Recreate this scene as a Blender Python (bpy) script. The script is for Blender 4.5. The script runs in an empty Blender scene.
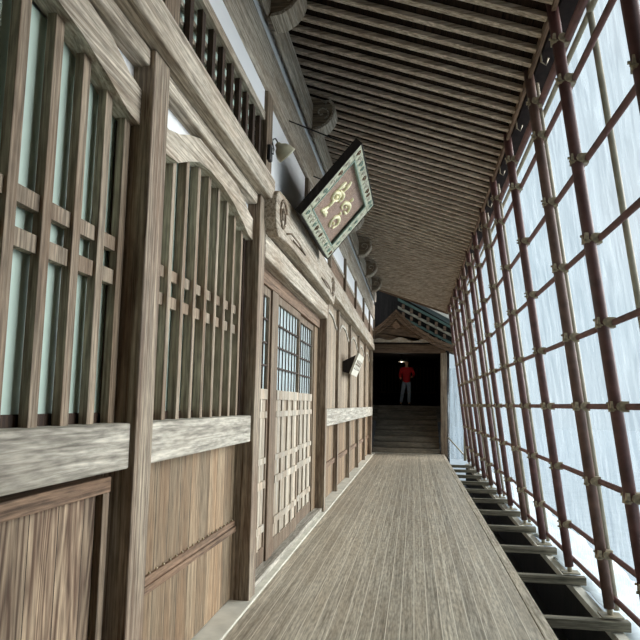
import bpy, bmesh, math, random
from mathutils import Vector, Matrix
random.seed(7)
COL = bpy.context.scene.collection
H = 1.5
# ------------------------------------------------------------------ helpers
ORG = {}
def tag(o, label=None, cat=None, group=None, kind=None):
    if label: o['label'] = label
    if cat: o['category'] = cat
    if group: o['group'] = group
    if kind: o['kind'] = kind
    return o
def empty(name, loc, label=None, cat=None, group=None, kind=None):
    o = bpy.data.objects.new(name, None); COL.objects.link(o)
    o.empty_display_size = .1
    o.location = loc; ORG[o.name] = Vector(loc)
    return tag(o, label, cat, group, kind)
class MB:
    def __init__(s): s.v = []; s.f = []; s.sm = []
    def add(s, vs, fs, smooth=False):
        n = len(s.v); s.v += [tuple(p) for p in vs]
        s.f += [[i + n for i in f] for f in fs]; s.sm += [smooth] * len(fs)
        return s
    def box(s, x0, x1, y0, y1, z0, z1):
        vs = [(x, y, z) for x in (x0, x1) for y in (y0, y1) for z in (z0, z1)]
        return s.add(vs, [(0,1,3,2),(4,6,7,5),(0,4,5,1),(2,3,7,6),(0,2,6,4),(1,5,7,3)])
    def obox(s, c, ax, ay, az, hx, hy, hz):
        c = Vector(c); vs = [c + ax*(i*hx) + ay*(j*hy) + az*(k*hz) for i in (-1,1) for j in (-1,1) for k in (-1,1)]
        return s.add(vs, [(0,1,3,2),(4,6,7,5),(0,4,5,1),(2,3,7,6),(0,2,6,4),(1,5,7,3)])
    def prism(s, pts, axis, a0, a1, smooth=False):
        # pts 2-D polygon; axis 'x': (y,z), 'y': (x,z), 'z': (x,y)
        def P(p, a):
            return {'x': (a, p[0], p[1]), 'y': (p[0], a, p[1]), 'z': (p[0], p[1], a)}[axis]
        n = len(pts); vs = [P(p, a0) for p in pts] + [P(p, a1) for p in pts]
        fs = [list(range(n))[::-1], list(range(n, 2*n))]
        s.add(vs, fs)
        b = len(s.v) - 2*n
        for i in range(n):
            j = (i+1) % n
            s.f.append([b+i, b+j, b+n+j, b+n+i]); s.sm.append(smooth)
        return s
    def strip(s, lo, hi, axis, a0, a1):
        # solid between two polylines (same count), extruded along axis
        n = len(lo)
        for i in range(n-1):
            s.prism([lo[i], lo[i+1], hi[i+1], hi[i]], axis, a0, a1)
        return s
    def tube(s, path, r, n=8, cap=True, flat=1.0):
        path = [Vector(p) for p in path]; rings = []
        up = Vector((0,0,1))
        for i, p in enumerate(path):
            a = path[max(i-1,0)]; b = path[min(i+1,len(path)-1)]
            t = (b-a).normalized()
            ref = up if abs(t.dot(up)) < .9 else Vector((0,1,0))
            u = t.cross(ref).normalized(); w = t.cross(u)
            rr = r[i] if isinstance(r, (list, tuple)) else r
            rings.append([p + u*math.cos(2*math.pi*k/n)*rr + w*math.sin(2*math.pi*k/n)*rr*flat for k in range(n)])
        vs = [q for R_ in rings for q in R_]
        fs = []
        for i in range(len(path)-1):
            for k in range(n):
                k2 = (k+1) % n
                fs.append((i*n+k, i*n+k2, (i+1)*n+k2, (i+1)*n+k))
        s.add(vs, fs, True)
        if cap:
            m = len(s.v) - len(vs)
            s.f.append([m+k for k in range(n)][::-1]); s.sm.append(False)
            s.f.append([m+(len(path)-1)*n+k for k in range(n)]); s.sm.append(False)
        return s
    def lathe(s, prof, origin, axis, n=16):
        # prof: list (r, h) along axis vector
        a = Vector(axis).normalized(); ref = Vector((0,0,1)) if abs(a.z) < .9 else Vector((1,0,0))
        u = a.cross(ref).normalized(); w = a.cross(u); o = Vector(origin)
        vs = [o + a*h + (u*math.cos(2*math.pi*k/n) + w*math.sin(2*math.pi*k/n))*r for r, h in prof for k in range(n)]
        fs = [(i*n+k, i*n+(k+1)%n, (i+1)*n+(k+1)%n, (i+1)*n+k) for i in range(len(prof)-1) for k in range(n)]
        return s.add(vs, fs, True)
    def ico(s, c, r, sub=1, jit=0, sc=(1,1,1)):
        bm = bmesh.new(); bmesh.ops.create_icosphere(bm, subdivisions=sub, radius=1)
        vs = [Vector((q.co.x*sc[0], q.co.y*sc[1], q.co.z*sc[2]))*r*(1+random.uniform(-jit,jit)) + Vector(c) for q in bm.verts]
        fs = [[q.index for q in f.verts] for f in bm.faces]; bm.free()
        return s.add(vs, fs, True)
    def build(s, name, mat, parent=None, loc=None, bevel=0, label=None, cat=None, group=None, kind=None):
        if parent is not None: o0 = ORG[parent.name]
        elif loc is not None: o0 = Vector(loc)
        else:
            xs = [p[0] for p in s.v]; ys = [p[1] for p in s.v]; zs = [p[2] for p in s.v]
            o0 = Vector(((min(xs)+max(xs))/2, (min(ys)+max(ys))/2, min(zs)))
        me = bpy.data.meshes.new(name)
        me.from_pydata([tuple(Vector(p)-o0) for p in s.v], [], s.f)
        me.polygons.foreach_set('use_smooth', s.sm)
        bm = bmesh.new(); bm.from_mesh(me); bmesh.ops.recalc_face_normals(bm, faces=bm.faces[:]); bm.to_mesh(me); bm.free()
        me.materials.append(mat)
        o = bpy.data.objects.new(name, me); COL.objects.link(o)
        if parent is not None: o.parent = parent
        else: o.location = o0
        ORG[o.name] = o0
        if bevel:
            b = o.modifiers.new('bevel', 'BEVEL'); b.width = bevel; b.segments = 2; b.limit_method = 'ANGLE'; b.angle_limit = .6
        return tag(o, label, cat, group, kind)
def copy_tree(o, parent=None):
    c = o.copy(); COL.objects.link(c); c.parent = parent
    for ch in list(o.children): copy_tree(ch, c)
    return c
def ordw(n):
    return ['first','second','third','fourth','fifth','sixth','seventh','eighth','ninth','tenth','eleventh','twelfth','thirteenth','fourteenth','fifteenth','sixteenth'][n]
# ------------------------------------------------------------------ materials
def newmat(name):
    m = bpy.data.materials.new(name); m.use_nodes = True
    nt = m.node_tree; b = nt.nodes['Principled BSDF']
    return m, nt, b
def srgb(r, g, b):
    f = lambda c: (c/255/12.92) if c/255 <= .04045 else ((c/255+.055)/1.055)**2.4
    return (f(r), f(g), f(b), 1)
def wood(name, dark, light, axis='z', rough=.75, plank=None, joint=None, grain=52, stain=None, stain_amt=.5, bump=.35, contrast=(.35,.68), spec=.3, offset=0.0, pv=(.72,1.22), jw=.006, rings=0, dk=.70):
    dark = tuple(c*dk for c in dark[:3]) + (1,)
    m, nt, b = newmat(name); N = nt.nodes; L = nt.links
    tc = N.new('ShaderNodeTexCoord'); oi = N.new('ShaderNodeObjectInfo')
    mul = N.new('ShaderNodeVectorMath'); mul.operation = 'SCALE'; mul.inputs['Scale'].default_value = 13.7
    cmb = N.new('ShaderNodeCombineXYZ')
    for k in range(3): L.new(oi.outputs['Random'], cmb.inputs[k])
    L.new(cmb.outputs[0], mul.inputs[0])
    add = N.new('ShaderNodeVectorMath'); add.operation = 'ADD'
    L.new(tc.outputs['Object'], add.inputs[0]); L.new(mul.outputs[0], add.inputs[1])
    vec = add.outputs[0]
    pl = None
    if plank:
        pax, pw = plank
        sep = N.new('ShaderNodeSeparateXYZ'); L.new(tc.outputs['Object'], sep.inputs[0])
        src = sep.outputs['XYZ'.index(pax.upper())]
        dv = N.new('ShaderNodeMath'); dv.operation = 'MULTIPLY_ADD'; dv.inputs[1].default_value = 1/pw; dv.inputs[2].default_value = offset; L.new(src, dv.inputs[0])
        fl = N.new('ShaderNodeMath'); fl.operation = 'FLOOR'; L.new(dv.outputs[0], fl.inputs[0])
        fr = N.new('ShaderNodeMath'); fr.operation = 'FRACT'; L.new(dv.outputs[0], fr.inputs[0])
        wn = N.new('ShaderNodeTexWhiteNoise'); wn.noise_dimensions = '1D'; L.new(fl.outputs[0], wn.inputs['W'])
        off = N.new('ShaderNodeVectorMath'); off.operation = 'SCALE'; off.inputs['Scale'].default_value = 9
        L.new(wn.outputs['Color'], off.inputs[0])
        a2 = N.new('ShaderNodeVectorMath'); a2.operation = 'ADD'; L.new(vec, a2.inputs[0]); L.new(off.outputs[0], a2.inputs[1]); vec = a2.outputs[0]
        pl = (wn, fr)
    mp = N.new('ShaderNodeMapping'); sc = {'x': (1.2, grain, grain), 'y': (grain, 1.2, grain), 'z': (grain, grain, 1.2)}[axis]
    mp.inputs['Scale'].default_value = sc; L.new(vec, mp.inputs['Vector'])
    n1 = N.new('ShaderNodeTexNoise'); n1.inputs['Scale'].default_value = 1; n1.inputs['Detail'].default_value = 7; n1.inputs['Roughness'].default_value = .65; n1.inputs['Distortion'].default_value = .6
    L.new(mp.outputs[0], n1.inputs['Vector'])
    r1 = N.new('ShaderNodeValToRGB'); e = r1.color_ramp.elements
    e[0].position = contrast[0]; e[0].color = dark; e[1].position = contrast[1]; e[1].color = light
    fac = n1.outputs['Fac']
    if rings:
        mp3 = N.new('ShaderNodeMapping'); mp3.inputs['Scale'].default_value = {'x': (.5, 5, 5), 'y': (5, .5, 5), 'z': (5, 5, .5)}[axis]; L.new(vec, mp3.inputs['Vector'])
        n3 = N.new('ShaderNodeTexNoise'); n3.inputs['Scale'].default_value = 1.0; n3.inputs['Detail'].default_value = 1.5; L.new(mp3.outputs[0], n3.inputs['Vector'])
        m3 = N.new('ShaderNodeMath'); m3.operation = 'MULTIPLY'; m3.inputs[1].default_value = rings; L.new(n3.outputs['Fac'], m3.inputs[0])
        f3 = N.new('ShaderNodeMath'); f3.operation = 'PINGPONG'; f3.inputs[1].default_value = .5; L.new(m3.outputs[0], f3.inputs[0])
        a3 = N.new('ShaderNodeMath'); a3.operation = 'MULTIPLY_ADD'; a3.inputs[1].default_value = .45; L.new(f3.outputs[0], a3.inputs[0])
        s3 = N.new('ShaderNodeMath'); s3.operation = 'MULTIPLY_ADD'; s3.inputs[1].default_value = .8; s3.inputs[2].default_value = -.03; L.new(fac, s3.inputs[0]); L.new(s3.outputs[0], a3.inputs[2])
        fac = a3.outputs[0]
    L.new(fac, r1.inputs['Fac']); colr = r1.outputs['Color']
    # blotches / weathering
    mp2 = N.new('ShaderNodeMapping'); s2 = {'x': (.8, 4, 4), 'y': (4, .8, 4), 'z': (4, 4, .8)}[axis]; mp2.inputs['Scale'].default_value = s2; L.new(vec, mp2.inputs['Vector'])
    n2 = N.new('ShaderNodeTexNoise'); n2.inputs['Scale'].default_value = 1.3; n2.inputs['Detail'].default_value = 5; L.new(mp2.outputs[0], n2.inputs['Vector'])
    r2 = N.new('ShaderNodeMapRange'); r2.inputs['From Min'].default_value = .42; r2.inputs['From Max'].default_value = .68; r2.inputs['To Max'].default_value = stain_amt
    L.new(n2.outputs['Fac'], r2.inputs['Value'])
    mx = N.new('ShaderNodeMixRGB'); L.new(r2.outputs[0], mx.inputs['Fac']); L.new(colr, mx.inputs['Color1'])
    mx.inputs['Color2'].default_value = stain or tuple(min(1, c*1.5) for c in light[:3]) + (1,)
    colr = mx.outputs[0]
    mp4 = N.new('ShaderNodeMapping'); mp4.inputs['Scale'].default_value = {'x': (9, 70, 70), 'y': (70, 9, 70), 'z': (70, 70, 9)}[axis]; L.new(vec, mp4.inputs['Vector'])
    n4 = N.new('ShaderNodeTexNoise'); n4.inputs['Scale'].default_value = 1.0; n4.inputs['Detail'].default_value = 4; L.new(mp4.outputs[0], n4.inputs['Vector'])
    r4 = N.new('ShaderNodeMapRange'); r4.inputs['From Min'].default_value = .3; r4.inputs['From Max'].default_value = .62; r4.inputs['To Min'].default_value = .62; r4.inputs['To Max'].default_value = 1.08; L.new(n4.outputs['Fac'], r4.inputs['Value'])
    x4 = N.new('ShaderNodeMixRGB'); x4.blend_type = 'MULTIPLY'; x4.inputs['Fac'].default_value = 1; L.new(colr, x4.inputs['Color1']); L.new(r4.outputs[0], x4.inputs['Color2']); colr = x4.outputs[0]
    if pl:
        mr = N.new('ShaderNodeMapRange'); mr.inputs['To Min'].default_value = pv[0]; mr.inputs['To Max'].default_value = pv[1]; L.new(pl[0].outputs['Value'], mr.inputs['Value'])
        hs = N.new('ShaderNodeMixRGB'); hs.blend_type = 'MULTIPLY'; hs.inputs['Fac'].default_value = 1; L.new(colr, hs.inputs['Color1']); L.new(mr.outputs[0], hs.inputs['Color2']); colr = hs.outputs[0]
        jc = joint or tuple(c*.3 for c in dark[:3]) + (1,)
        lt = N.new('ShaderNodeMath'); lt.operation = 'LESS_THAN'; lt.inputs[1].default_value = jw/pw; L.new(pl[1].outputs[0], lt.inputs[0])
        jm = N.new('ShaderNodeMixRGB'); L.new(lt.outputs[0], jm.inputs['Fac']); L.new(colr, jm.inputs['Color1']); jm.inputs['Color2'].default_value = jc; colr = jm.outputs[0]
    L.new(colr, b.inputs['Base Color'])
    b.inputs['Roughness'].default_value = rough; b.inputs['Specular IOR Level'].default_value = spec
    bp = N.new('ShaderNodeBump'); bp.inputs['Strength'].default_value = bump; bp.inputs['Distance'].default_value = .01
    L.new(n1.outputs['Fac'], bp.inputs['Height']); L.new(bp.outputs[0], b.inputs['Normal'])
    return m
def plain(name, colr, rough=.6, metal=0, noise=.12, scale=12, spec=.4):
    m, nt, b = newmat(name); N = nt.nodes; L = nt.links
    tc = N.new('ShaderNodeTexCoord'); n = N.new('ShaderNodeTexNoise'); n.inputs['Scale'].default_value = scale; n.inputs['Detail'].default_value = 5
    L.new(tc.outputs['Object'], n.inputs['Vector'])
    r = N.new('ShaderNodeValToRGB'); e = r.color_ramp.elements; e[0].position = .3; e[1].position = .7
    e[0].color = tuple(c*(1-noise) for c in colr[:3]) + (1,); e[1].color = tuple(min(1, c*(1+noise)) for c in colr[:3]) + (1,)
    L.new(n.outputs['Fac'], r.inputs['Fac']); L.new(r.outputs[0], b.inputs['Base Color'])
    b.inputs['Roughness'].default_value = rough; b.inputs['Metallic'].default_value = metal; b.inputs['Specular IOR Level'].default_value = spec
    return m
W_post = wood('weathered_post_wood', srgb(96,78,64), srgb(196,182,160), 'z', stain=srgb(112,84,64), stain_amt=.6)
W_beam = wood('pale_beam_wood', srgb(150,136,118), srgb(226,216,198), 'y', stain=srgb(150,128,104), stain_amt=.6)
W_sill = wood('bleached_sill_wood', srgb(150,144,132), srgb(216,210,196), 'y', stain=srgb(158,150,136), stain_amt=.5, grain=40, spec=.2)
W_sill2 = wood('grey_carved_wood', srgb(96,82,66), srgb(176,160,138), 'x', stain=srgb(130,108,88))
W_brown = wood('brown_weathered_wood', srgb(92,70,52), srgb(160,132,108), 'y', stain=srgb(120,92,70))
W_brownz = wood('brown_upright_wood', srgb(86,72,58), srgb(160,142,120), 'z', stain=srgb(112,84,64))
W_slat = wood('slat_wood', srgb(104,90,74), srgb(190,174,152), 'z', stain=srgb(126,102,80), stain_amt=.7)
W_board = wood('tan_board_wall', srgb(112,92,70), srgb(178,158,130), 'z', plank=('y', .19), stain=srgb(146,112,80), stain_amt=.6, grain=50)
W_board2 = wood('figured_board_panel', srgb(108,84,66), srgb(196,174,146), 'z', plank=('y', .2), stain=srgb(104,80,64), stain_amt=.6, grain=30, rings=16)
W_pale = wood('pale_panel_wood', srgb(164,150,130), srgb(232,224,208), 'z', stain=srgb(176,150,122), stain_amt=.6, plank=('y', .24))
W_shutter = wood('shutter_boards', srgb(126,110,92), srgb(206,190,166), 'z', plank=('y', .16), stain=srgb(150,124,98), stain_amt=.6)
W_dark = wood('dark_inner_wood', srgb(46,34,26), srgb(82,62,48), 'z', stain=srgb(60,44,34), stain_amt=.5)
W_rafter = wood('rafter_wood', srgb(160,142,122), srgb(236,220,198), 'x', stain=srgb(150,128,106), stain_amt=.4, spec=.1)
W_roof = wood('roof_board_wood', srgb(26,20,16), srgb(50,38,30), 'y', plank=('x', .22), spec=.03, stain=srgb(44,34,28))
W_floor = wood('worn_deck_planks', srgb(160,148,128), srgb(220,210,190), 'y', rough=.42, plank=('x', .094), pv=(.84,1.12), jw=.0055, joint=srgb(222,214,196), stain=srgb(176,162,140), stain_amt=.6, grain=60, bump=.2, spec=.5)
W_edge = wood('deck_edge_wood', srgb(158,146,126), srgb(222,212,192), 'y', stain=srgb(176,160,136))
W_sleep = wood('sleeper_wood', srgb(100,94,80), srgb(164,156,136), 'x', stain=srgb(104,100,84))
W_far = wood('far_gable_wood', srgb(88,70,54), srgb(142,118,96), 'x', stain=srgb(98,76,60))
W_step = wood('stair_wood', srgb(100,92,80), srgb(152,142,126), 'x', rough=.55)
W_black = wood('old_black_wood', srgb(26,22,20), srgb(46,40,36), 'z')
PLASTER = plain('white_plaster', srgb(236,238,240), .9, noise=.03, scale=3)
PANE = plain('pale_green_pane', srgb(196,218,208), .35, noise=.06, scale=2, spec=.5)
PANE2 = plain('pale_blue_pane', srgb(206,222,224), .35, noise=.06, scale=2, spec=.5)
POLE = plain('dark_red_pole_paint', srgb(92,62,58), .5, noise=.3, scale=14, spec=.45)
POLEB = plain('brown_red_pole_paint', srgb(98,74,64), .55, noise=.3, scale=14)
PALEP = plain('pale_galvanised_pole', srgb(160,152,132), .5, noise=.2, scale=9)
PIPE = plain('dull_red_pipe_paint', srgb(116,82,76), .45, noise=.25, scale=12)
CLAMP = plain('rusty_clamp_metal', srgb(158,144,118), .5, metal=.2, noise=.4, scale=30)
DARKM = plain('black_metal', srgb(26,24,26), .5, noise=.1)
LEDGE = plain('bleached_ledge', srgb(206,202,188), .8, noise=.15, scale=6)
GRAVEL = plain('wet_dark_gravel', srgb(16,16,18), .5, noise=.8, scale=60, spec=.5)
SNOW = plain('pale_outer_ground', srgb(150,164,174), .8, noise=.15, scale=3)
FASCIA = plain('dark_gutter', srgb(38,30,28), .8, noise=.4, spec=.1)
COPPER = plain('green_copper_roof', srgb(78,100,90), .6, noise=.3, scale=5)
TREE = plain('dark_cedar_leaves', srgb(36,52,40), .8, noise=.5, scale=6)
CEM = plain('lamp_enamel', srgb(196,192,168), .35, noise=.12, scale=20)
GOLD = plain('worn_gold_leaf', srgb(255,240,194), .4, noise=.2, scale=40)
FRAMEM = plain('faded_green_frame', srgb(176,178,156), .7, noise=.45, scale=26)
FRAMED = plain('verdigris_line', srgb(138,160,148), .7, noise=.25, scale=20)
TABLET = wood('tablet_panel', srgb(134,108,94), srgb(196,168,148), 'x', stain=srgb(160,136,128), stain_amt=.6)
# thin clear sheet with milky streaks
def sheetmat():
    m, nt, b = newmat('clear_vinyl_sheet'); N = nt.nodes; L = nt.links
    tc = N.new('ShaderNodeTexCoord'); mp = N.new('ShaderNodeMapping'); mp.inputs['Scale'].default_value = (9, 9, 1.1); L.new(tc.outputs['Object'], mp.inputs[0])
    n = N.new('ShaderNodeTexNoise'); n.inputs['Scale'].default_value = 1.6; n.inputs['Detail'].default_value = 6; n.inputs['Distortion'].default_value = .8; L.new(mp.outputs[0], n.inputs['Vector'])
    r = N.new('ShaderNodeMapRange'); r.inputs['From Min'].default_value = .35; r.inputs['From Max'].default_value = .7
    r.inputs['To Min'].default_value = .10; r.inputs['To Max'].default_value = .62; L.new(n.outputs['Fac'], r.inputs['Value'])
    tr = N.new('ShaderNodeBsdfTransparent'); tr.inputs[0].default_value = (.90, .95, .98, 1)
    tl = N.new('ShaderNodeBsdfTranslucent'); tl.inputs[0].default_value = (.30, .35, .38, 1)
    gl = N.new('ShaderNodeBsdfGlossy'); gl.inputs['Roughness'].default_value = .25
    mx = N.new('ShaderNodeMixShader'); L.new(r.outputs[0], mx.inputs[0]); L.new(tr.outputs[0], mx.inputs[1]); L.new(tl.outputs[0], mx.inputs[2])
    m2 = N.new('ShaderNodeMixShader'); m2.inputs[0].default_value = .04; L.new(mx.outputs[0], m2.inputs[1]); L.new(gl.outputs[0], m2.inputs[2])
    L.new(m2.outputs[0], N['Material Output'].inputs['Surface']); N.remove(b)
    return m
SHEET = sheetmat()
# ------------------------------------------------------------------ key positions (metres)
POSTS = [0.62, 2.90, 5.16, 9.45, 11.65, 13.85, 16.10, 18.30, 20.35]     # near face of each wall post
XP = -1.23                                                             # front of the posts
YE = 20.45; YB = -4.0
# ------------------------------------------------------------------ setting
mb = MB(); mb.box(-1.20, .845, YB, 21.3, -.08, 0)
mb.build('floor', W_floor, loc=(0,0,0), kind='structure')
MB().box(.848, .935, YB, 21.3, -.09, .004).build('trim_1', W_edge, loc=(.9,0,0), bevel=.006, kind='structure')
MB().box(-1.42, -1.20, YB, 21.3, -.09, .012).build('trim_2', LEDGE, loc=(-1.3,0,0), bevel=.008, kind='structure')
MB().box(-60, 60, -40, 90, -1.5, -1.2).build('ground', SNOW, loc=(0,0,-1.5), kind='structure')
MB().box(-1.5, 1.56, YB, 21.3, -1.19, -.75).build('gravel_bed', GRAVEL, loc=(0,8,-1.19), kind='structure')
# roof boards over rafters
SL = .344
def zr(x): return 4.31 + SL*(.95 - x)
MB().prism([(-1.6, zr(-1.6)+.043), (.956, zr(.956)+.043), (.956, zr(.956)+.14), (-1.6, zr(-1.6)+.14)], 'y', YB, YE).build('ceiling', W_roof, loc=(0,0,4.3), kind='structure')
MB().prism([(-1.7, zr(-1.7)+.16), (1.0, zr(1.0)+.16), (1.0, zr(1.0)+.30), (-1.7, zr(-1.7)+.30)], 'y', YB, YE+.1).build('roof_cover', FASCIA, loc=(0,0,4.5), kind='structure')
# plastered wall core
MB().box(-1.62, -1.43, YB, YE+.1, -.5, 5.05).build('wall_left', PLASTER, loc=(-1.5,8,-.5), kind='structure')
MB().box(-1.428, -1.228, YB, YE, 4.505, 4.72).build('trim_3', PLASTER, loc=(-1.3,8,4.385), kind='structure')
MB().box(-1.62, 1.9, YB-.2, YB, -.8, 6).build('added_wall_back', W_board, loc=(0,YB,-.8), kind='structure')  # added, unseen: closes the walkway behind the camera to block light
MB().box(1.72, 1.85, YB, 2.9, -.8, 5.4).build('added_wall_right', W_board, loc=(1.4,-2,-.8), kind='structure')  # added, unseen: blocks side light so faces toward the camera stay dark

# ------------------------------------------------------------------ rafters
rb = MB().prism([(-1.30, zr(-1.30)), (.955, zr(.955)), (.955, zr(.955)+.042), (-1.30, zr(-1.30)+.042)], 'y', -.034, .034)
y0 = .26
raf = rb.build('rafter', W_rafter, loc=(0,0,4.31), bevel=.004, label='pale weathered rafter running down from the wall to the eave', cat='rafter', group='rafters under the walkway roof')
k = 0; ys = []
y = y0 - .226*4
while y < YE - .05:
    ys.append(y); y += .226
raf.location.y = ys[0]
for y in ys[1:]:
    c = raf.copy(); COL.objects.link(c); c.location.y = y + random.uniform(-.006, .006)
MB().box(.957, .985, YB, YE, 4.28, 4.395).build('eave_board', W_brown, label='thin brown eave board along the rafter ends', cat='board')
# end bargeboard of the walkway roof
MB().prism([(-1.42, zr(-1.42)-.03), (1.02, zr(1.02)-.05), (1.02, zr(1.02)+.3), (-1.42, zr(-1.42)+.3)], 'y', YE+.02, YE+.08).build('bargeboard', W_far, label='brown bargeboard closing the far end of the sloping roof', cat='board')

# ------------------------------------------------------------------ wall posts
names = ['nearest tall weathered wall post at the left picture edge','tall pale wall post left of the wide arched slat window','tall wall post between the slat window and the sliding doors','dark wall post just beyond the sliding doors',
 'first slim post beyond the dark post by the doors','second slim post beyond the dark post by the doors','third slim post beyond the dark post by the doors','fourth slim post beyond the dark post by the doors','last wall post beside the stair doorway']
for i, Y in enumerate(POSTS):
    if i == 0: continue
    w = .20 if i < 3 else (.17 if i in (3, 8) else .11)
    d = XP if i < 4 else (XP - .03 if i == 8 else -1.30)
    mb = MB().box(-1.44, d, Y, Y+w, .0, 3.172 if i < 3 else 3.12)
    mb.build('wall_post', W_post, bevel=.008, label=names[i], cat='post')
    MB().box(-1.40, -1.195, Y, Y+w, (3.375 if i < 3 else 3.475), 4.055).build('upper_post', W_brownz, bevel=.006,
        label='short upper post above the ' + names[i], cat='post')
MB().box(-1.40, -1.20, 7.335, 7.495, 3.50, 4.055).build('upper_post', W_brownz, bevel=.006, label='dark upper post beside the white plaster behind the hanging tablet', cat='post')

# ------------------------------------------------------------------ long beams
MB().box(-1.40, -1.17, YB, 5.42, 3.175, 3.37).box(-1.40, -1.255, YB, 5.15, 3.085, 3.173).build('tie_beam', W_beam, bevel=.012, label='thick bleached tie beam above the slatted windows', cat='beam')
MB().box(-1.40, -1.19, 9.42, YE, 3.13, 3.30).box(-1.40, -1.22, 9.62, YE, 3.30, 3.47).build('tie_beam', W_beam, bevel=.012, label='pale tie beam above the arched wall shutters', cat='beam')
MB().box(-1.42, -1.20, YB, YE, 4.06, 4.50).build('wall_beam', W_beam, bevel=.012, label='pale horizontal wall beam under the plaster strip', cat='beam')
mb = MB()
prof = [(-1.40,4.725),(-1.24,4.72),(-1.222,4.665),(-1.18,4.60),(-1.16,4.63),(-1.155,4.90),(-1.18,4.97),(-1.222,4.985),(-1.40,5.02)]
mb.prism(prof, 'y', YB, YE)
mb.build('purlin', W_beam, label='heavy rounded purlin under the rafters along the wall top', cat='beam')
# carved beam noses under the purlin
def nose(Y, label):
    Q = lambda L_: [(-1.2 + (x_+1.2)*.88, 4.60 + (z_-4.5)*.86) for x_, z_ in L_]
    t = empty('carved_beam_nose', (-1.1, Y, 4.5), label, 'bracket', 'carved beam ends along the purlin')
    p = [(-1.2,4.50),(-1.12,4.49),(-1.04,4.52),(-.96,4.58),(-.90,4.66),(-.87,4.75),(-.88,4.84),(-.92,4.89),(-.97,4.88),(-.98,4.83),(-1.0,4.86),(-1.06,4.92),(-1.2,4.94)]
    MB().prism(Q(p), 'y', Y-.11, Y+.11, True).build('nose_block', W_sill2, t)
    rim = [(-1.15,4.485),(-1.04,4.505),(-.95,4.565),(-.885,4.655),(-.855,4.75),(-.87,4.85),(-.92,4.905),(-.975,4.895)]
    lo = rim; hi = [(x*.97-.034, z*.97+.14) for x, z in rim]
    hi = []
    c = (-1.08, 4.78)
    for x, z in rim:
        dx, dz = c[0]-x, c[1]-z; l = math.hypot(dx, dz); hi.append((x+dx/l*.035, z+dz/l*.035))
    MB().strip(Q(lo), Q(hi), 'y', Y-.13, Y+.13).build('carved_rim', W_beam, t)
    sp = []
    for a in range(0, 14):
        th = -1.2 + a*.5; r = .09 - a*.0055
        sp.append((-1.05 + r*math.cos(th), Y-.112, 4.80 + r*math.sin(th)*.9))
    MB().tube(sp, .011, 6).build('scroll_carving', W_beam, t)
NY = [2.95, 5.10, 7.38, 9.55, 11.75, 13.95, 16.2, 18.4]
nl = ['carved beam end at the top of the picture edge, nearest overhead','carved scroll beam end under the rafters at the top picture edge above the lamp','carved scroll beam end beside the top left of the hanging tablet','carved scroll beam end just behind the lower right edge of the tablet',
      'second carved beam end beyond the hanging tablet','third carved beam end beyond the hanging tablet','fourth carved beam end beyond the hanging tablet','farthest carved beam end near the stair gable']
for i, Y in enumerate(NY):
    if i: nose(Y, nl[i])

# ------------------------------------------------------------------ slatted window bays
def arch(y0_, y1_, top):
    L_ = y1_ - y0_
    b = [(0,2.80),(.08,2.785),(.16,2.80),(.24,2.87),(.33,2.935),(.45,2.96),(.58,2.955),(.72,2.92),(.84,2.86),(.93,2.805),(1,2.79)]
    t = [(0,2.95),(.08,2.925),(.16,2.965),(.24,3.03),(.33,3.10),(.45,3.135),(.58,3.13),(.72,3.10),(.84,3.05),(.93,2.985),(1,2.965)]
    return [(y0_+L_*u, z) for u, z in b], [(y0_+L_*u, min(z,3.055)) if False else (y0_+L_*u, z) for u, z in t]
def zarch(yy, lo):
    for (a, za), (b, zb) in zip(lo, lo[1:]):
        if a <= yy <= b: return za + (zb-za)*(yy-a)/(b-a)
    return lo[-1][1]
def slat_window(n, Y0, Y1, ylist, sw):
    w = empty('window_%d' % n, (-1.36, (Y0+Y1)/2, 1.395), kind='structure')
    lo, hi = arch(Y0, Y1, 0)
    hi = [(a, max(b, l[1]+.10)) for (a, b), l in zip(hi, lo)]
    # the top edge stays below the beam (3.06)
    hi = [(a, min(b, 3.083)) for a, b in hi]
    MB().strip(lo, hi, 'x', -1.385, -1.29).build('arched_head', W_beam, w, label='pale cusped arch board')
    for yy in ylist:
        zt = min(zarch(yy, lo), zarch(yy+.07, lo)) + .03
        MB().box(-1.33-(.052 if sw < .06 else .038), -1.33, yy, yy+sw, 1.39, zt).build('slat', W_slat, w, bevel=.003)
    for z0_, z1_ in ((2.165, 2.228), (2.012, 2.078)):
        MB().box(-1.38, -1.344 if sw > .06 else -1.356, Y0, Y1, z0_, z1_).build('crossbar', W_slat, w)
    MB().strip([(a, b-.01) for a, b in hi], [(a, 3.09) for a, b in hi], 'x', -1.40, -1.335).build('plaster_spandrel', PLASTER, w)
    MB().box(-1.405, -1.388, Y0, Y1, 1.42, 2.93).build('pane', PANE, w)
    MB().box(-1.42, -1.378, Y0, Y1, 1.39, 1.44).build('bottom_rail', W_dark, w)
    MB().box(-1.40, -1.345, Y1-.05, Y1, 1.39, 3.0).build('side_stile', W_dark, w)
slat_window(1, .84, 2.90, [.88+.22*k for k in range(6)] + [2.20, 2.42, 2.63, 2.825], .062)
slat_window(2, 3.10, 5.16, [3.16, 3.46] + [3.46+.215*k for k in range(1, 8)], .052)
slat_window(3, -1.4, .62, [-1.3+.22*k for k in range(8)], .062)
def sill(Y0, Y1, label, z0_=1.195, z1_=1.395, x=-1.255):
    MB().box(-1.42, x, Y0, Y1, z0_, z1_).build('window_sill', W_sill, bevel=.008, label=label, cat='sill')
sill(.82, 2.90, 'wide bleached sill board under the nearest slat window')
sill(3.10, 5.16, 'bleached sill board under the arched slat window before the doors')
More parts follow.
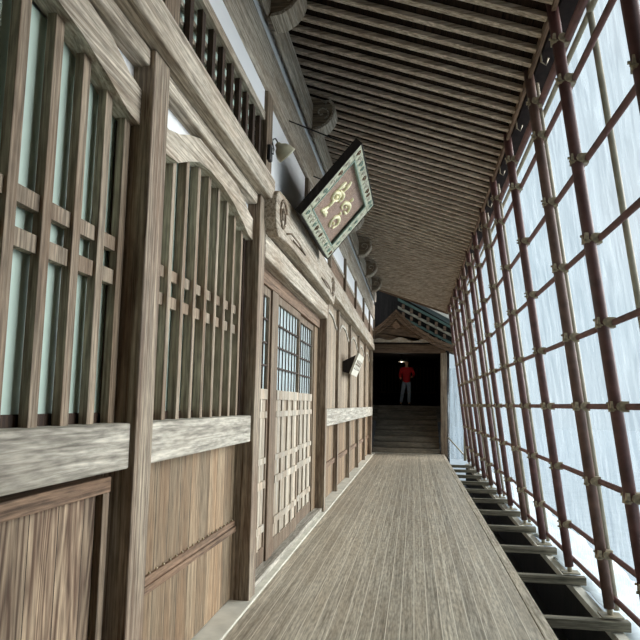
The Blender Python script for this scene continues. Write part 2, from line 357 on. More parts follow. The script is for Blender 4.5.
# lower board panels
def lower(Y0, Y1, kind, label):
    t = empty('board_panel', (-1.38, (Y0+Y1)/2, .012), label, 'wall panel')
    if kind == 0:      # framed removable panel
        MB().box(-1.40, -1.335, Y0, Y1-.14, .03, 1.10).build('boards', W_board2, t)
        MB().box(-1.40, -1.305, Y0, Y1-.06, 1.10, 1.165).build('top_rail', W_brown, t, bevel=.004)
        MB().box(-1.40, -1.305, Y1-.13, Y1-.07, .03, 1.10).build('side_stile', W_brownz, t, bevel=.004)
    else:
        MB().box(-1.42, -1.375, Y0, Y1, .02, 1.195).build('boards', W_board, t)
        bt = MB().box(-1.40, -1.345, Y0, Y1, .515, .555).box(-1.40, -1.355, Y0, Y1, .555, .60).build('batten', W_brown, t, bevel=.003)
        mb = MB(); n = int((Y1-Y0)/.1)
        for j in range(n): mb.ico((-1.352, Y0+.05+j*.1, .615), .009, 1)
        mb.build('nail_row', CLAMP, bt)
lower(.82, 2.90, 0, 'framed figured board panel under the nearest slat window')
lower(3.10, 5.16, 1, 'upright tan board wall panel under the arched slat window')
# upper lattice windows over the tie beam
def upper_lattice(n, Y0, Y1):
    w = empty('window_%d' % n, (-1.3, (Y0+Y1)/2, 3.50), kind='structure')
    yy = Y0 + .06
    while yy < Y1 - .05:
        MB().box(-1.275, -1.24, yy, yy+.060, 3.37, 3.81).build('bar', W_dark, w); yy += .212
    for z in (3.47, 3.58, 3.69):
        MB().box(-1.30, -1.278, Y0, Y1, z-.016, z+.016).build('crossbar', W_pale, w)
    MB().box(-1.34, -1.305, Y0, Y1, 3.37, 3.84).build('pane', PANE, w)
    MB().box(-1.40, -1.215, Y0, Y1, 3.80, 3.87).build('top_rail', W_beam, w, bevel=.004)
    MB().box(-1.40, -1.225, Y0, Y1, 3.87, 4.06).build('plaster_strip', PLASTER, w)
upper_lattice(4, .82, 2.90); upper_lattice(5, 3.10, 5.16)

# ------------------------------------------------------------------ sliding doors bay
MB().box(-1.40, -1.335, 6.22, 6.50, .01, 2.71).build('door_post', W_brownz, bevel=.006, label='dark brown inner post between the narrow and wide sliding doors', cat='post')
MB().box(-1.42, -1.225, 5.36, 9.45, 2.70, 2.90).build('door_lintel', W_beam, bevel=.01, label='pale straight lintel over the sliding doors', cat='beam')
MB().box(-1.42, -1.33, 5.36, 9.45, 2.56, 2.70).build('head_rail', W_brown, bevel=.006, label='brown grooved head rail above the sliding doors', cat='rail')
MB().box(-1.42, -1.26, 5.36, 9.45, .012, .06).build('door_track', W_sill, bevel=.004, label='bleached door track at the foot of the sliding doors', cat='rail')
mb = MB().box(-1.42, -1.30, 5.36, 9.45, 2.90, 3.30)
mb.build('lintel_panel', W_pale, label='pale board panel between the door lintel and the curved beam', cat='wall panel')
MB().box(-1.34, -1.25, 7.20, 7.36, 2.90, 3.2).build('short_strut', W_brownz, bevel=.006, label='short dark strut standing on the door lintel', cat='strut')
# white plaster behind lamp and a curved rainbow beam with scrolls
MB().box(-1.42, -1.24, 5.36, 7.33, 3.34, 4.06).box(-1.42, -1.24, 7.50, 9.45, 3.34, 4.06).build('wall_panel', PLASTER, label='white plaster field behind the lamp and the tablet', cat='wall panel')
rt = empty('rainbow_beam', (-1.2, 7.4, 2.95), 'curved carved beam with scroll ends over the sliding doors', 'beam')
lo = []; hi = []
for i in range(61):
    u = i/60; yy = 5.30 + u*4.2
    e = abs(2*u-1)
    lo.append((yy, 2.865 + .075*(1-e**5) + (.16*((e-.93)/.07)**2 if e > .93 else 0)))
    hi.append((yy, 3.28 + .08*(1-e**2) - (.10*((e-.93)/.07)**2 if e > .93 else 0)))
MB().strip(lo, hi, 'x', -1.36, -1.13).build('beam_body', W_beam, rt, bevel=.01)
for s_, yc in ((1, 5.58), (-1, 9.22)):
    sp = []
    for a in range(0, 26):
        th = .4 + a*.42; r = .155 - a*.0052
        sp.append((-1.128, yc + s_*r*math.cos(th)*1.05, 3.10 + r*math.sin(th)))
    MB().tube(sp, .014, 6).build('scroll_carving', W_brownz, rt)
    MB().tube([(-1.128, yc+s_*.17, 2.99), (-1.128, yc+s_*.4, 3.05), (-1.128, yc+s_*.8, 3.06), (-1.128, yc+s_*1.2, 3.03), (-1.128, yc+s_*.5, 3.01)], .010, 6).build('groove_carving', W_brownz, rt)
# doors
def door(n, Y0, Y1, x, nm, nb):
    d = empty('door_%d' % n, (x, (Y0+Y1)/2, .06), kind='structure')
    MB().box(x-.035, x, Y0, Y0+.055, .06, 2.56).box(x-.035, x, Y1-.055, Y1, .06, 2.56).box(x-.035, x, Y0+.055, Y1-.055, 2.48, 2.56).box(x-.035, x, Y0+.055, Y1-.055, .06, .20).build('door_frame', W_brownz, d, bevel=.003)
    for z0_, z1_ in ((1.525,1.62),(1.355,1.415),(.94,.995),(.72,.79),(.335,.40)):
        MB().box(x-.03, x+.006, Y0+.055, Y1-.055, z0_, z1_).build('rail', W_pale, d, bevel=.003)
    for k_ in range(nm):
        yy = Y0+.055 + (Y1-Y0-.11)*(k_+1)/(nm+1)
        MB().box(x-.012, x+.004, yy-.024, yy+.024, .20, 1.53).build('muntin', W_pale, d)
    MB().box(x-.032, x-.012, Y0+.05, Y1-.05, .18, 1.56).build('lower_panel', W_pale, d)
    for k_ in range(nb):
        yy = Y0+.055 + (Y1-Y0-.11)*(k_+1)/(nb+1)
        MB().box(x-.026, x-.014, yy-.009, yy+.009, 1.62, 2.48).build('lattice_bar', W_dark, d)
    for z in (1.84, 2.05, 2.27):
        MB().box(x-.032, x-.010, Y0+.055, Y1-.055, z-.008, z+.008).build('crossbar', W_dark, d)
    MB().box(x-.042, x-.034, Y0+.05, Y1-.05, 1.6, 2.5).build('pane', PANE2, d)
door(1, 5.38, 6.22, -1.355, 2, 4)
door(2, 6.50, 7.86, -1.345, 3, 6)
door(3, 7.80, 9.12, -1.375, 3, 6)
MB().box(-1.42, -1.36, 9.12, 9.45, .06, 2.56).build('door_jamb_board', W_board, label='narrow brown board beside the far sliding door', cat='board')

# ------------------------------------------------------------------ far shutter bays
bl = ['first','second','third','fourth','fifth']
FB = list(zip(POSTS[3:-1], POSTS[4:]))
for i, (a, b) in enumerate(FB):
    Y0, Y1 = a+(.17 if i == 0 else .11), b
    wd = bl[i]
    t = empty('wall_shutter', (-1.36, (Y0+Y1)/2, 1.42), '%s arched board shutter bay beyond the sliding doors' % wd, 'shutter')
    MB().box(-1.42, -1.355, Y0, Y1, 1.41, 3.12).build('boards', W_shutter, t)
    lo, hi = arch(Y0, Y1, 0)
    lo = [(p, q-.02) for p, q in lo]; hi = [(p, q+.05) for p, q in lo]
    MB().strip(lo, hi, 'x', -1.38, -1.335).build('arch_trim', W_sill, t)
    t = empty('board_panel', (-1.38, (Y0+Y1)/2, .012), 'tan lower board panel of the %s bay beyond the doors' % wd, 'wall panel')
    MB().box(-1.42, -1.375, Y0, Y1, .02, 1.17).build('boards', W_board, t)
    MB().box(-1.40, -1.345, Y0, Y1, .50, .58).build('batten', W_brown, t, bevel=.003)
    t = empty('clerestory_panel', (-1.3, (Y0+Y1)/2, 3.47), 'brown upper board panel of the %s bay beyond the doors' % wd, 'wall panel')
    MB().box(-1.42, -1.24, Y0, Y1, 3.47, 3.70).build('boards', W_brown, t)
    MB().box(-1.42, -1.225, Y0, Y1, 3.70, 3.75).build('top_rail', W_beam, t)
    MB().box(-1.42, -1.24, Y0, Y1, 3.75, 4.06).build('plaster_field', PLASTER, t)

sill(9.62, YE-.1, 'long bleached sill board running under the far arched shutters', 1.17, 1.42, -1.235)
# ------------------------------------------------------------------ hanging tablet
A = Vector((-1.05, 5.92, 3.24)); U = Vector((0, 1, 0)); WU = 1.92
V = (Vector((-.506, 5.92, 3.89)) - A); HV = V.length; V.normalize()
Nn = U.cross(V).normalized()
if Nn.z > 0: Nn = -Nn            # the face looks down into the walkway
def P(u, v, h=0): return A + U*(u*WU) + V*(v*HV) + Nn*h
tb = empty('hanging_tablet', tuple(A), 'large tilted wooden name tablet with gold brush characters above the doors', 'sign')
def slab(mb, u0, u1, v0, v1, h0, h1):
    c = (P(u0, v0, h0) + P(u1, v1, h1))/2
    return mb.obox(c, U, V, Nn, abs(u1-u0)*WU/2, abs(v1-v0)*HV/2, abs(h1-h0)/2)
slab(MB(), .02, .98, .03, .97, -.044, -.03).build('backing', W_black, tb)
slab(MB(), .09, .85, .14, .86, -.03, -.005).build('panel', TABLET, tb)
fm = MB()
slab(fm, 0, 1, 0, .145, -.03, .03); slab(fm, 0, 1, .86, 1, -.03, .03); slab(fm, 0, .09, .145, .86, -.03, .03); slab(fm, .85, 1, .145, .86, -.03, .03)
frm = fm.build('frame', FRAMEM, tb, bevel=.01)
fl = MB()
slab(fl, .085, .86, .135, .15, 0, .036); slab(fl, .085, .86, .85, .865, 0, .036); slab(fl, .082, .092, .135, .865, 0, .036); slab(fl, .85, .86, .135, .865, 0, .036)
fl.build('inner_bead', FRAMED, frm)
sd = MB(); slab(sd, -.004, 0.0, -.01, 1.01, -.045, .033); slab(sd, 1.0, 1.006, -.01, 1.01, -.045, .033); slab(sd, -.004, 1.006, 1.0, 1.012, -.045, .033); slab(sd, -.004, 1.006, -.012, 0, -.045, .033)
sd.build('side_edging', W_black, tb)
rnd = random.Random(3)
for (u0, u1, v0, v1, nn) in ((.02,.98,.02,.12,13), (.02,.98,.88,.98,13), (.015,.075,.18,.82,5), (.88,.98,.18,.82,5)):
    for j in range(nn):
        t_ = (j+.5)/nn
        cu, cv = (u0+(u1-u0)*t_, (v0+v1)/2) if nn == 13 else ((u0+u1)/2, v0+(v1-v0)*t_)
        pts = [P(cu + (.018+.008*((j*7)%3)/2)*math.cos(a*.9)*(1-a*.09), cv + .045*math.sin(a*.9)*(1-a*.09), .032) for a in range(9)]
        MB().tube(pts, .008, 5).build('cloud_carving', [FRAMED, W_brown, LEDGE][rnd.randrange(3)], frm)
STR = [[(0.258,0.243),(0.299,0.303),(0.311,0.347)],[(0.27,0.286),(0.323,0.272),(0.39,0.262)],[(0.287,0.245),(0.316,0.275),(0.369,0.302)],[(0.317,0.344),(0.312,0.417),(0.309,0.448)],
[(0.335,0.451),(0.265,0.442),(0.24,0.496),(0.295,0.547),(0.347,0.543),(0.358,0.489),(0.315,0.445)],[(0.295,0.487),(0.327,0.511)],[(0.293,0.574),(0.372,0.601),(0.416,0.562),(0.409,0.503)],[(0.243,0.544),(0.254,0.618),(0.275,0.689)],[(0.263,0.585),(0.281,0.657)],[(0.342,0.616),(0.343,0.686),(0.335,0.765)],[(0.335,0.658),(0.332,0.714)],
[(0.598,0.254),(0.542,0.293),(0.543,0.363),(0.594,0.417),(0.661,0.407),(0.684,0.349),(0.654,0.274)],[(0.596,0.304),(0.609,0.331)],[(0.577,0.445),(0.579,0.487)],[(0.56,0.518),(0.498,0.528),(0.513,0.586),(0.6,0.635),(0.662,0.614),(0.67,0.542),(0.611,0.534)],[(0.579,0.558),(0.578,0.588)],[(0.585,0.668),(0.575,0.718)]]
for ci, sl in enumerate((STR[:11], STR[11:])):
    g = MB()
    for s_ in sl:
        n = len(s_)
        rr = [.034 if n > 2 else .028 for _ in s_]; rr[0] *= .7; rr[-1] *= .5
        fine = []
        for j in range(n-1):                      # smooth brush path
            p0 = s_[max(j-1,0)]; p1 = s_[j]; p2 = s_[j+1]; p3 = s_[min(j+2,n-1)]
            for q in range(4):
                t_ = q/4
                f_ = lambda a,b,c,d: .5*((2*b)+(-a+c)*t_+(2*a-5*b+4*c-d)*t_*t_+(-a+3*b-3*c+d)*t_**3)
                fine.append((f_(p0[0],p1[0],p2[0],p3[0]), f_(p0[1],p1[1],p2[1],p3[1])))
        fine.append(s_[-1]); m_ = len(fine)
        rad = [.012 + .011*math.sin(math.pi*j/(m_-1)) for j in range(m_)]
        g.tube([P(a, b, 0.0) for a, b in fine], rad, 6)
    g.build('gold_character', GOLD, tb)
MB().tube([P(.1, 1, -.02), (-1.2, 6.1, 4.2)], .007, 6).build('hanger_wire', DARKM, tb)
MB().tube([P(.9, 1, -.02), (-1.2, 7.7, 4.2)], .007, 6).build('hanger_wire', DARKM, tb)

# small plaque on far bay
A2 = Vector((-1.20, 12.7, 2.06)); V2 = (Vector((-1.05, 12.7, 2.46)) - A2); h2 = V2.length; V2.normalize(); N2 = U.cross(V2).normalized()
if N2.z > 0: N2 = -N2
t = empty('small_plaque', tuple(A2), 'small white wooden plaque tilted out from the far shutters', 'sign')
c = A2 + U*.65 + V2*h2/2
MB().obox(c, U, V2, N2, .65, h2/2, .02).build('plaque_face', LEDGE, t, bevel=.004)
MB().prism([(-1.34, 2.10), (-1.22, 2.07), (-1.10, 2.42), (-1.34, 2.30)], 'y', 12.72, 12.78).build('support_bracket', W_black, t)
mk = MB()
for j in range(4):
    p = A2 + U*(.2+.28*j) + V2*h2*.5 + N2*.021
    mk.tube([p - V2*.09, p + V2*.02 + U*.06, p + V2*.09], .014, 5); mk.tube([p - U*.07, p + U*.07 + V2*.02], .012, 5)
mk.build('faded_writing', W_brown, t)

# ------------------------------------------------------------------ gooseneck lamp
lt = empty('gooseneck_lamp', (-1.235, 5.26, 3.55), 'small enamel gooseneck lamp on the wall post above the doors', 'lamp')
MB().box(-1.20, -1.165, 5.17, 5.26, 3.47, 3.60).build('mount_box', DARKM, lt, bevel=.01)
LO = Vector((-1.135, 5.31, 3.645))
MB().tube([(-1.168,5.21,3.535),(-1.155,5.225,3.53),(-1.15,5.225,3.57),(-1.165,5.235,3.63),(-1.165,5.25,3.67),(-1.15,5.275,3.685),(-1.14,5.295,3.67),tuple(LO)], .006, 8).build('gooseneck', DARKM, lt)
ax = Vector((.5, .40, -.55)).normalized()
MB().lathe([(.0,-.02),(.022,-.012),(.028,.01),(.055,.03),(.078,.07),(.086,.11),(.088,.12),(.080,.115),(.066,.07),(.03,.03)], LO, ax, 20).build('lamp_shade', CEM, lt)
shd = [c for c in lt.children if c.name.startswith('lamp_shade')][0]
MB().ico(LO + ax*.075, .03, 2).build('bulb', CEM, shd)

# ------------------------------------------------------------------ scaffold
KX = .12
def xp(z): return 1.5 - KX*(z + .08)
pd = Vector((-KX, 0, 1)).normalized()
PY = [-.68+1.34*0, .65, 1.98, 3.33, 4.66, 5.66, 7.02, 8.37, 9.70, 11.03, 12.38, 13.70, 15.02, 16.36, 17.70, 19.05]
PY = PY[3:]
pz = [.03, .377, .933, 1.515, 2.067, 2.64, 3.20, 3.78]
cm = MB()
cm.tube([(0,-.055,0),(0,.055,0)], .03, 8)                               # clamp template around the origin
cm.box(-.06,.055,-.035,.035,-.035,.035)
cm.tube([(0,.0,.02),(-.075,.02,.02)], .009, 6); cm.tube([(0,-.03,-.02),(-.075,-.035,-.02)], .009, 6); cm.tube([(.0,.02,0),(.02,.10,.0)], .009, 6)
cmesh = None
rl = ['just out past the near right edge','nearest, at the right picture edge','second from the right picture edge','third from the right picture edge']
for i, Y in enumerate(PY):
    lab = 'dark red upright pole, %s counting from the camera along the clear sheet' % ordw(i)
    t = empty('scaffold_pole', (1.5, Y, -.08), lab, 'pole')
    mat = POLE if i % 3 != 2 else POLEB
    r = .042
    MB().tube([(xp(z), Y, z) for z in (-.02, 2.4, 4.6)], r, 12).build('pole_tube', mat, t)
    MB().tube([(xp(-.07), Y, -.075), (xp(.0), Y, .02)], .022, 8).box(1.42, 1.58, Y-.07, Y+.07, -.08, -.068).build('base_plate', PALEP, t)
    for z in pz[1:] + [4.08]:
        o = (cm.build('pipe_clamp', CLAMP, t) if cmesh is None else None)
        if o is None:
            o = bpy.data.objects.new('pipe_clamp', cmesh); COL.objects.link(o); o.parent = t
        else:
            cmesh = o.data
            for v_ in cmesh.vertices: v_.co = v_.co + Vector((1.5, Y, -.08))
        o.location = (xp(z)+.02-1.5, 0, z+.08)
        o.rotation_euler = (0, 0, random.uniform(-.2, .2))
zl = ['lowest horizontal','second lowest horizontal','third lowest horizontal','eye level horizontal','first horizontal above eye level','second horizontal above eye level','third horizontal above eye level','fourth horizontal above eye level']
for z, w in zip(pz, zl):
    xx = xp(z) + .065
    MB().tube([(xx, 3.1, z), (xx, 19.4, z)], .022, 10).build('scaffold_pipe', PIPE, label='%s pipe clamped along the upright poles' % w, cat='pipe')
MB().tube([(xp(4.08)+.065, 3.1, 4.08), (xp(4.08)+.065, 19.4, 4.08)], .03, 10).build('scaffold_pipe', PIPE, label='top horizontal pipe just under the dark gutter', cat='pipe')
MB().tube([(xp(4.08)+.13, 3.1, 4.07), (xp(4.08)+.13, 19.4, 4.07)], .02, 10).build('scaffold_pipe', PALEP, label='pale outer pipe beside the top red pipe', cat='pipe')
PAL = [(4.30, .13), (5.76, .075), (8.47, .07), (9.78,.075), (12.45,.075), (15.10, .075), (17.8,.075)]
for i, (Y, dx) in enumerate(PAL):
    MB().tube([(xp(z)+dx, Y, z) for z in (-.06, 4.3)], .022, 8).build('outer_pole', PALEP, label='slim pale outer pole, %s counting from the camera' % ordw(i), cat='pole')
# dark gutter beyond the poles and its hooks
gt = empty('gutter', (1.25, 10, 4.45), 'long dark gutter beyond the poles at the eave', 'gutter')
MB().box(1.03, 1.18, 1.2, 20.3, 4.36, 4.80).build('gutter_trough', FASCIA, gt)
for j in range(14):
    Y = 2.7 + 1.34*j
    MB().tube([(.99,Y,4.42),(1.02,Y,4.40),(1.025,Y,4.30),(1.06,Y,4.27),(1.08,Y,4.33)], .008, 6).build('gutter_hook', PALEP, gt)
# clear sheet
sv = []; sf = []; ny, nz = 120, 12
for i in range(ny+1):
    Y = 3.0 + (19.6-3.0)*i/ny
    for j in range(nz+1):
        z = -.25 + 4.55*j/nz
        sv.append((xp(z) + .22 + .018*math.sin(Y*5.1+z*.8) + .012*math.sin(Y*11.3-z*1.7), Y, z))
for i in range(ny):
    for j in range(nz):
        a = i*(nz+1)+j; sf.append((a, a+nz+1, a+nz+2, a+1))
mb = MB(); mb.add(sv, sf, True)
mb.build('clear_rain_sheet', SHEET, loc=(1.6, 1.0, -.25), label='long clear plastic rain sheet stretched behind the red poles', cat='sheet')
# skirt of sheet lying on the ground outside
sv = []; sf = []
for i in range(ny+1):
    Y = 1.0 + (19.6-1.0)*i/ny
    for j in range(7):
        u = j/6
        sv.append((1.56 + .9*u + .02*math.sin(Y*3+j), Y, -.16 - .25*u + .035*math.sin(Y*4.3+j*2.1) + .02*math.sin(Y*9.7+j)))
for i in range(ny):
    for j in range(6):
        a = i*7+j; sf.append((a, a+7, a+8, a+1))
mb = MB(); mb.add(sv, sf, True)
WHITEV = plain('milky_vinyl', srgb(214,224,228), .35, noise=.12, scale=8)
sk = mb.build('sheet_skirt', WHITEV, loc=(1.6, 1, -.2), label='milky plastic skirt spread on the ground outside the poles', cat='sheet')
sol = sk.modifiers.new('t', 'SOLIDIFY'); sol.thickness = .004
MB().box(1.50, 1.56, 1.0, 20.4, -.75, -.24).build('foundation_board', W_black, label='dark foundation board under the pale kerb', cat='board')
MB().box(1.49, 1.57, 1.0, 20.4, -.235, -.175).build('side_kerb', LEDGE, label='pale kerb along the outer ends of the joists', cat='kerb')
# joists
jb = MB().box(.55, 1.62, -.045, .045, -.165, -.0925)
j0 = jb.build('deck_joist', W_sleep, loc=(1.1, 0, -.17), bevel=.005, label='x', cat='joist', group='joists sticking out from under the deck')
JY = [4.27+1.335*k for k in range(1, 12)]
JY = [Y for Y in JY]
for i, Y in enumerate(JY):
    o = j0 if i == 0 else j0.copy()
    if i: COL.objects.link(o)
    o.location.y = Y + 0.0
    o['label'] = 'weathered joist end beside the deck, %s counting from the camera' % ordw(i)

# ------------------------------------------------------------------ stair hall at the far end
SY = 21.35
st = empty('staircase', (-.2, SY, 0), 'broad wooden staircase rising into the dark hall', 'staircase')
NS = 9; RZ = 1.47/NS; RUN = .44
for k_ in range(NS):
    MB().box(-1.29, .80, SY+k_*RUN, SY+(k_+1)*RUN+.03, k_*RZ if k_ else -.02, (k_+1)*RZ).build('step', W_step, st, bevel=.012)
LY = SY + NS*RUN
MB().box(-1.63, .97, LY, LY+5.98, .9, 1.47).build('upper_floor', W_step, loc=(0,LY,.9), kind='structure')
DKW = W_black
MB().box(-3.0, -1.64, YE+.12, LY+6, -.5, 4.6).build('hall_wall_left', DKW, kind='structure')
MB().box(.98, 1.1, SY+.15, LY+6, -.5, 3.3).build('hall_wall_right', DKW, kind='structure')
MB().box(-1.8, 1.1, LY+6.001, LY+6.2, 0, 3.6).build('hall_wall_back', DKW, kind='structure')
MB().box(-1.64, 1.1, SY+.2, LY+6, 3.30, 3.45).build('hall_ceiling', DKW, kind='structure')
bk = empty('hall_lattice', (0, LY+5.9, 1.47), 'dark upright lattice on the back wall of the stair hall', 'lattice')
for j in range(16):
    xx = -1.5 + j*.16
    MB().box(xx, xx+.05, LY+5.92, LY+5.97, 2.1, 3.2).build('lattice_bar', W_far, bk)
MB().box(-1.6, 1.0, LY+5.9, LY+5.97, 2.03, 2.1).build('lattice_rail', W_far, bk)
MB().box(-1.62, .98, SY-.06, SY+.14, 3.13, 3.40).build('doorway_lintel', W_far, bevel=.01, label='brown lintel across the dark stair doorway', cat='beam')
MB().box(.82, 1.01, SY-.05, SY+.15, -.08, 3.15).build('doorway_post', W_post, bevel=.008, label='grey post on the right side of the stair doorway', cat='post')
MB().box(-1.62, -1.30, SY-.05, SY+.15, -.08, 3.15).build('doorway_post', W_brownz, bevel=.008, label='brown post on the left side of the stair doorway', cat='post')
MB().box(-1.3, 1.0, 21.30, 21.34, -.08, .012).build('threshold', LEDGE, bevel=.003, label='pale threshold strip at the foot of the stairs', cat='threshold')
# gable over the doorway
GZ = -.16
g = empty('entrance_gable', (-.5, SY, 3.4), 'low curved wooden gable roof over the stair doorway', 'roof')
top = [(x, z+GZ+.06) for x, z in [(-2.3,3.42),(-1.8,3.55),(-1.27,3.79),(-.95,4.02),(-.75,4.22),(-.545,4.42),(-.33,4.22),(-.10,4.02),(.25,3.78),(.65,3.53),(1.21,3.32),(1.45,3.26)]]
low = [(x, z-.17 if abs(x+.545) > .3 else z-.22) for x, z in top]
MB().strip(low, top, 'y', SY-.95, SY-.85).build('bargeboard', W_far, g)
MB().strip([(x,z-.05) for x,z in top], [(x,z+.05) for x,z in top], 'y', SY-1.02, SY+1.0).build('roof_slab', W_far, g)
MB().prism([(-1.9,3.40),(.98,3.40),(.98,3.30),(1.05,3.25),(.65,3.47),(.25,3.72),(-.10,3.96),(-.545,4.30),(-.95,3.96),(-1.27,3.73),(-1.9,3.46)], 'y', SY-.60, SY-.52).build('gable_panel', W_far, g)
MB().strip([(-1.27+.1*i, 3.405) for i in range(22)], [(-1.27+.1*i, 3.47+.05*math.sin(i*.9)+.05*math.exp(-((i-7)/4)**2)) for i in range(22)], 'y', SY-.66, SY-.61).build('carved_transom', W_beam, g)
MB().prism([(-.66,3.86),(-.545,3.76),(-.43,3.86),(-.47,3.96),(-.545,4.02),(-.62,3.96)], 'y', SY-1.0, SY-.96).build('gable_pendant', W_brown, g)
# greenish roof and trees behind
gr = empty('hall_roof', (.4, 25.5, 4.0), 'green copper roof slope rising behind the entrance gable', 'roof')
MB().prism([(-.6,5.75),(2.2,4.25),(2.2,4.40),(-.6,5.95)], 'y', 24.6, 29.5).build('roof_slope', COPPER, gr)
rm = MB()
for j in range(9):
    x_ = -.5 + j*.3; z_ = 5.93 - (x_+.6)*.5518
    rm.box(x_-.03, x_+.03, 24.55, 29.5, z_, z_+.06)
rm.build('roof_ribs', COPPER, gr)
MB().strip([(-.6,5.60),(.8,4.86),(2.2,4.10)], [(-.6,5.76),(.8,5.02),(2.2,4.26)], 'y', 24.5, 24.6).build('roof_edge_board', LEDGE, gr)
MB().prism([(-3.2,3.6),(1.9,3.6),(1.9,4.15),(-.6,5.6),(-3.2,7.2)], 'y', 25.2, 25.3).build('gable_wall', W_black, gr)
for bi, (dz, mt) in enumerate(((.34, COPPER), (.62, PALEP), (.90, COPPER))):
    MB().strip([(-.6,5.76-dz-.10),(2.2,4.26-dz-.10)], [(-.6,5.76-dz),(2.2,4.26-dz)], 'y', 24.7+.1*bi, 24.8+.1*bi).build('roof_band', mt, gr)
    for j in range(9):
        x_ = -.4 + .3*j; z_ = 5.66 - (x_+.6)*.536 - dz
        MB().box(x_-.05, x_+.05, 24.66+.1*bi, 24.8+.1*bi, z_-.2, z_-.04).build('rafter_end', W_far, gr)
def tree(x, y, z, s, label):
    t = empty('cedar_tree', (x, y, -1.2), label, 'tree', 'trees behind the stair hall')
    MB().tube([(x,y,-1.2),(x+.1,y,z*.5),(x,y,z+s)], [.16,.12,.03], 8).build('trunk', W_dark, t)
    f_ = MB()
    for j in range(260):
        a = random.uniform(0, 6.28); hh = random.uniform(0, 1); rr = s*(1.05-hh)*random.uniform(.2, 1)
        p = Vector((x + rr*math.cos(a), y + rr*math.sin(a), z + (hh-.35)*2.4*s))
        d1 = Vector((random.uniform(-1,1), random.uniform(-1,1), random.uniform(-.5,.5)))*s*.22
        d2 = Vector((random.uniform(-1,1), random.uniform(-1,1), random.uniform(-1,.2)))*s*.16
        f_.add([p-d1, p+d2, p+d1, p-d2*.6], [(0,1,2,3)])
    f_.build('foliage', TREE, t, kind='stuff')
tree(1.6, 36.5, 5.5, 1.0, 'dark cedar tree showing over the stair hall roof at its right')
tree(-.8, 40.5, 8.0, 2.3, 'dark cedar tree standing behind the middle of the stair hall roof')
tree(-4.6, 35.5, 8.4, 2.1, 'dark cedar tree behind the left side of the stair hall')
# plastic panel and end post
MB().tube([(1.50,20.55,-.1),(1.50,20.55,4.3)], .045, 10).build('end_post', PALEP, label='pale upright end post at the far end of the scaffold', cat='post')
sv = []; sf = []
for i in range(21):
    for j in range(13):
        x_ = 1.03 + .62*i/20; z_ = -.1 + 2.75*j/12
        sv.append((x_, 21.1 + .04*math.sin(i*1.3+j*.35) + .03*math.sin(i*2.9), z_))
for i in range(20):
    for j in range(12):
        a = i*13+j; sf.append((a, a+13, a+14, a+1))
mb = MB(); mb.add(sv, sf, True)
mb.build('end_sheet', SHEET, loc=(1.3, 21.1, -.1), label='short plastic sheet hanging beside the stair doorway post', cat='sheet')
MB().tube([(1.02,21.0,.55),(1.6,21.0,-.08)], .02, 8).build('brace_pipe', PALEP, label='short diagonal brace pipe in front of the end sheet', cat='pipe')

# ------------------------------------------------------------------ person on the landing
def skinned(name, joints, edges, mat, parent, lvl=2):
    me = bpy.data.meshes.new(name); o0 = ORG[parent.name]
    me.from_pydata([tuple(Vector(j[0])-o0) for j in joints], edges, [])
    o = bpy.data.objects.new(name, me); COL.objects.link(o); o.parent = parent
    sk_ = o.modifiers.new('skin', 'SKIN'); sk_.use_smooth_shade = True
    for v_, j in zip(me.skin_vertices[0].data, joints): v_.radius = (j[1], j[2] if len(j) > 2 else j[1])
    me.skin_vertices[0].data[0].use_root = True
    ss = o.modifiers.new('sub', 'SUBSURF'); ss.levels = lvl; ss.render_levels = lvl
    dg = bpy.context.evaluated_depsgraph_get(); ev = o.evaluated_get(dg); m2 = bpy.data.meshes.new_from_object(ev)
    o.modifiers.clear(); o.data = m2; m2.materials.clear(); m2.materials.append(mat)
    for p_ in m2.polygons: p_.use_smooth = True
    return o
SKIN = plain('skin', srgb(200,158,130), .6, noise=.05)
RED = plain('red_cloth', srgb(176,28,34), .8, noise=.1)
JEAN = plain('pale_blue_denim', srgb(150,166,184), .8, noise=.15)
HAIR = plain('black_hair', srgb(24,22,22), .7)
px_, py_, pz_ = -.28, 25.7, 1.47
pr = empty('person', (px_, py_, pz_), 'person in a red jacket and pale jeans standing at the stair top', 'person')
q = lambda x, y, z: (px_+x, py_+y, pz_+z)
body = [(q(0,0,.92), .13, .10), (q(0,0,1.12), .12, .09), (q(0,0,1.34), .14, .09), (q(0,0,1.46), .06, .055), (q(0,-.01,1.52), .05, .05), (q(0,-.02,1.58), .075, .085), (q(0,-.02,1.68), .075, .09),
  (q(-.09,0,.86), .085, .085), (q(-.15,-.03,.48), .058, .06), (q(-.21,.02,.10), .04, .042), (q(-.22,-.10,.035), .035, .03),
  (q(.08,0,.86), .085, .085), (q(.10,-.04,.48), .058, .06), (q(.10,0,.10), .04, .042), (q(.11,-.12,.035), .035, .03),
  (q(-.18,0,1.38), .055, .055), (q(-.24,-.04,1.14), .042, .042), (q(-.22,-.20,1.0), .03, .03), (q(-.21,-.27,.98), .03, .018),
  (q(.18,0,1.38), .055, .055), (q(.28,-.03,1.16), .042, .042), (q(.20,-.22,1.06), .03, .03), (q(.18,-.29,1.06), .03, .018)]
ed = [(0,1),(1,2),(2,3),(3,4),(4,5),(5,6),(0,7),(7,8),(8,9),(9,10),(0,11),(11,12),(12,13),(13,14),(2,15),(15,16),(16,17),(17,18),(2,19),(19,20),(20,21),(21,22)]
skinned('body', body, ed, SKIN, pr)
jk = [(q(0,0,.80), .165, .12), (q(0,0,1.12), .15, .11), (q(0,0,1.36), .155, .105), (q(0,0,1.45), .075, .07), (q(-.19,0,1.38), .07, .07), (q(-.25,-.04,1.14), .056, .056), (q(-.225,-.18,1.01), .042, .042), (q(.19,0,1.38), .07, .07), (q(.29,-.03,1.16), .056, .056), (q(.21,-.20,1.07), .042, .042)]
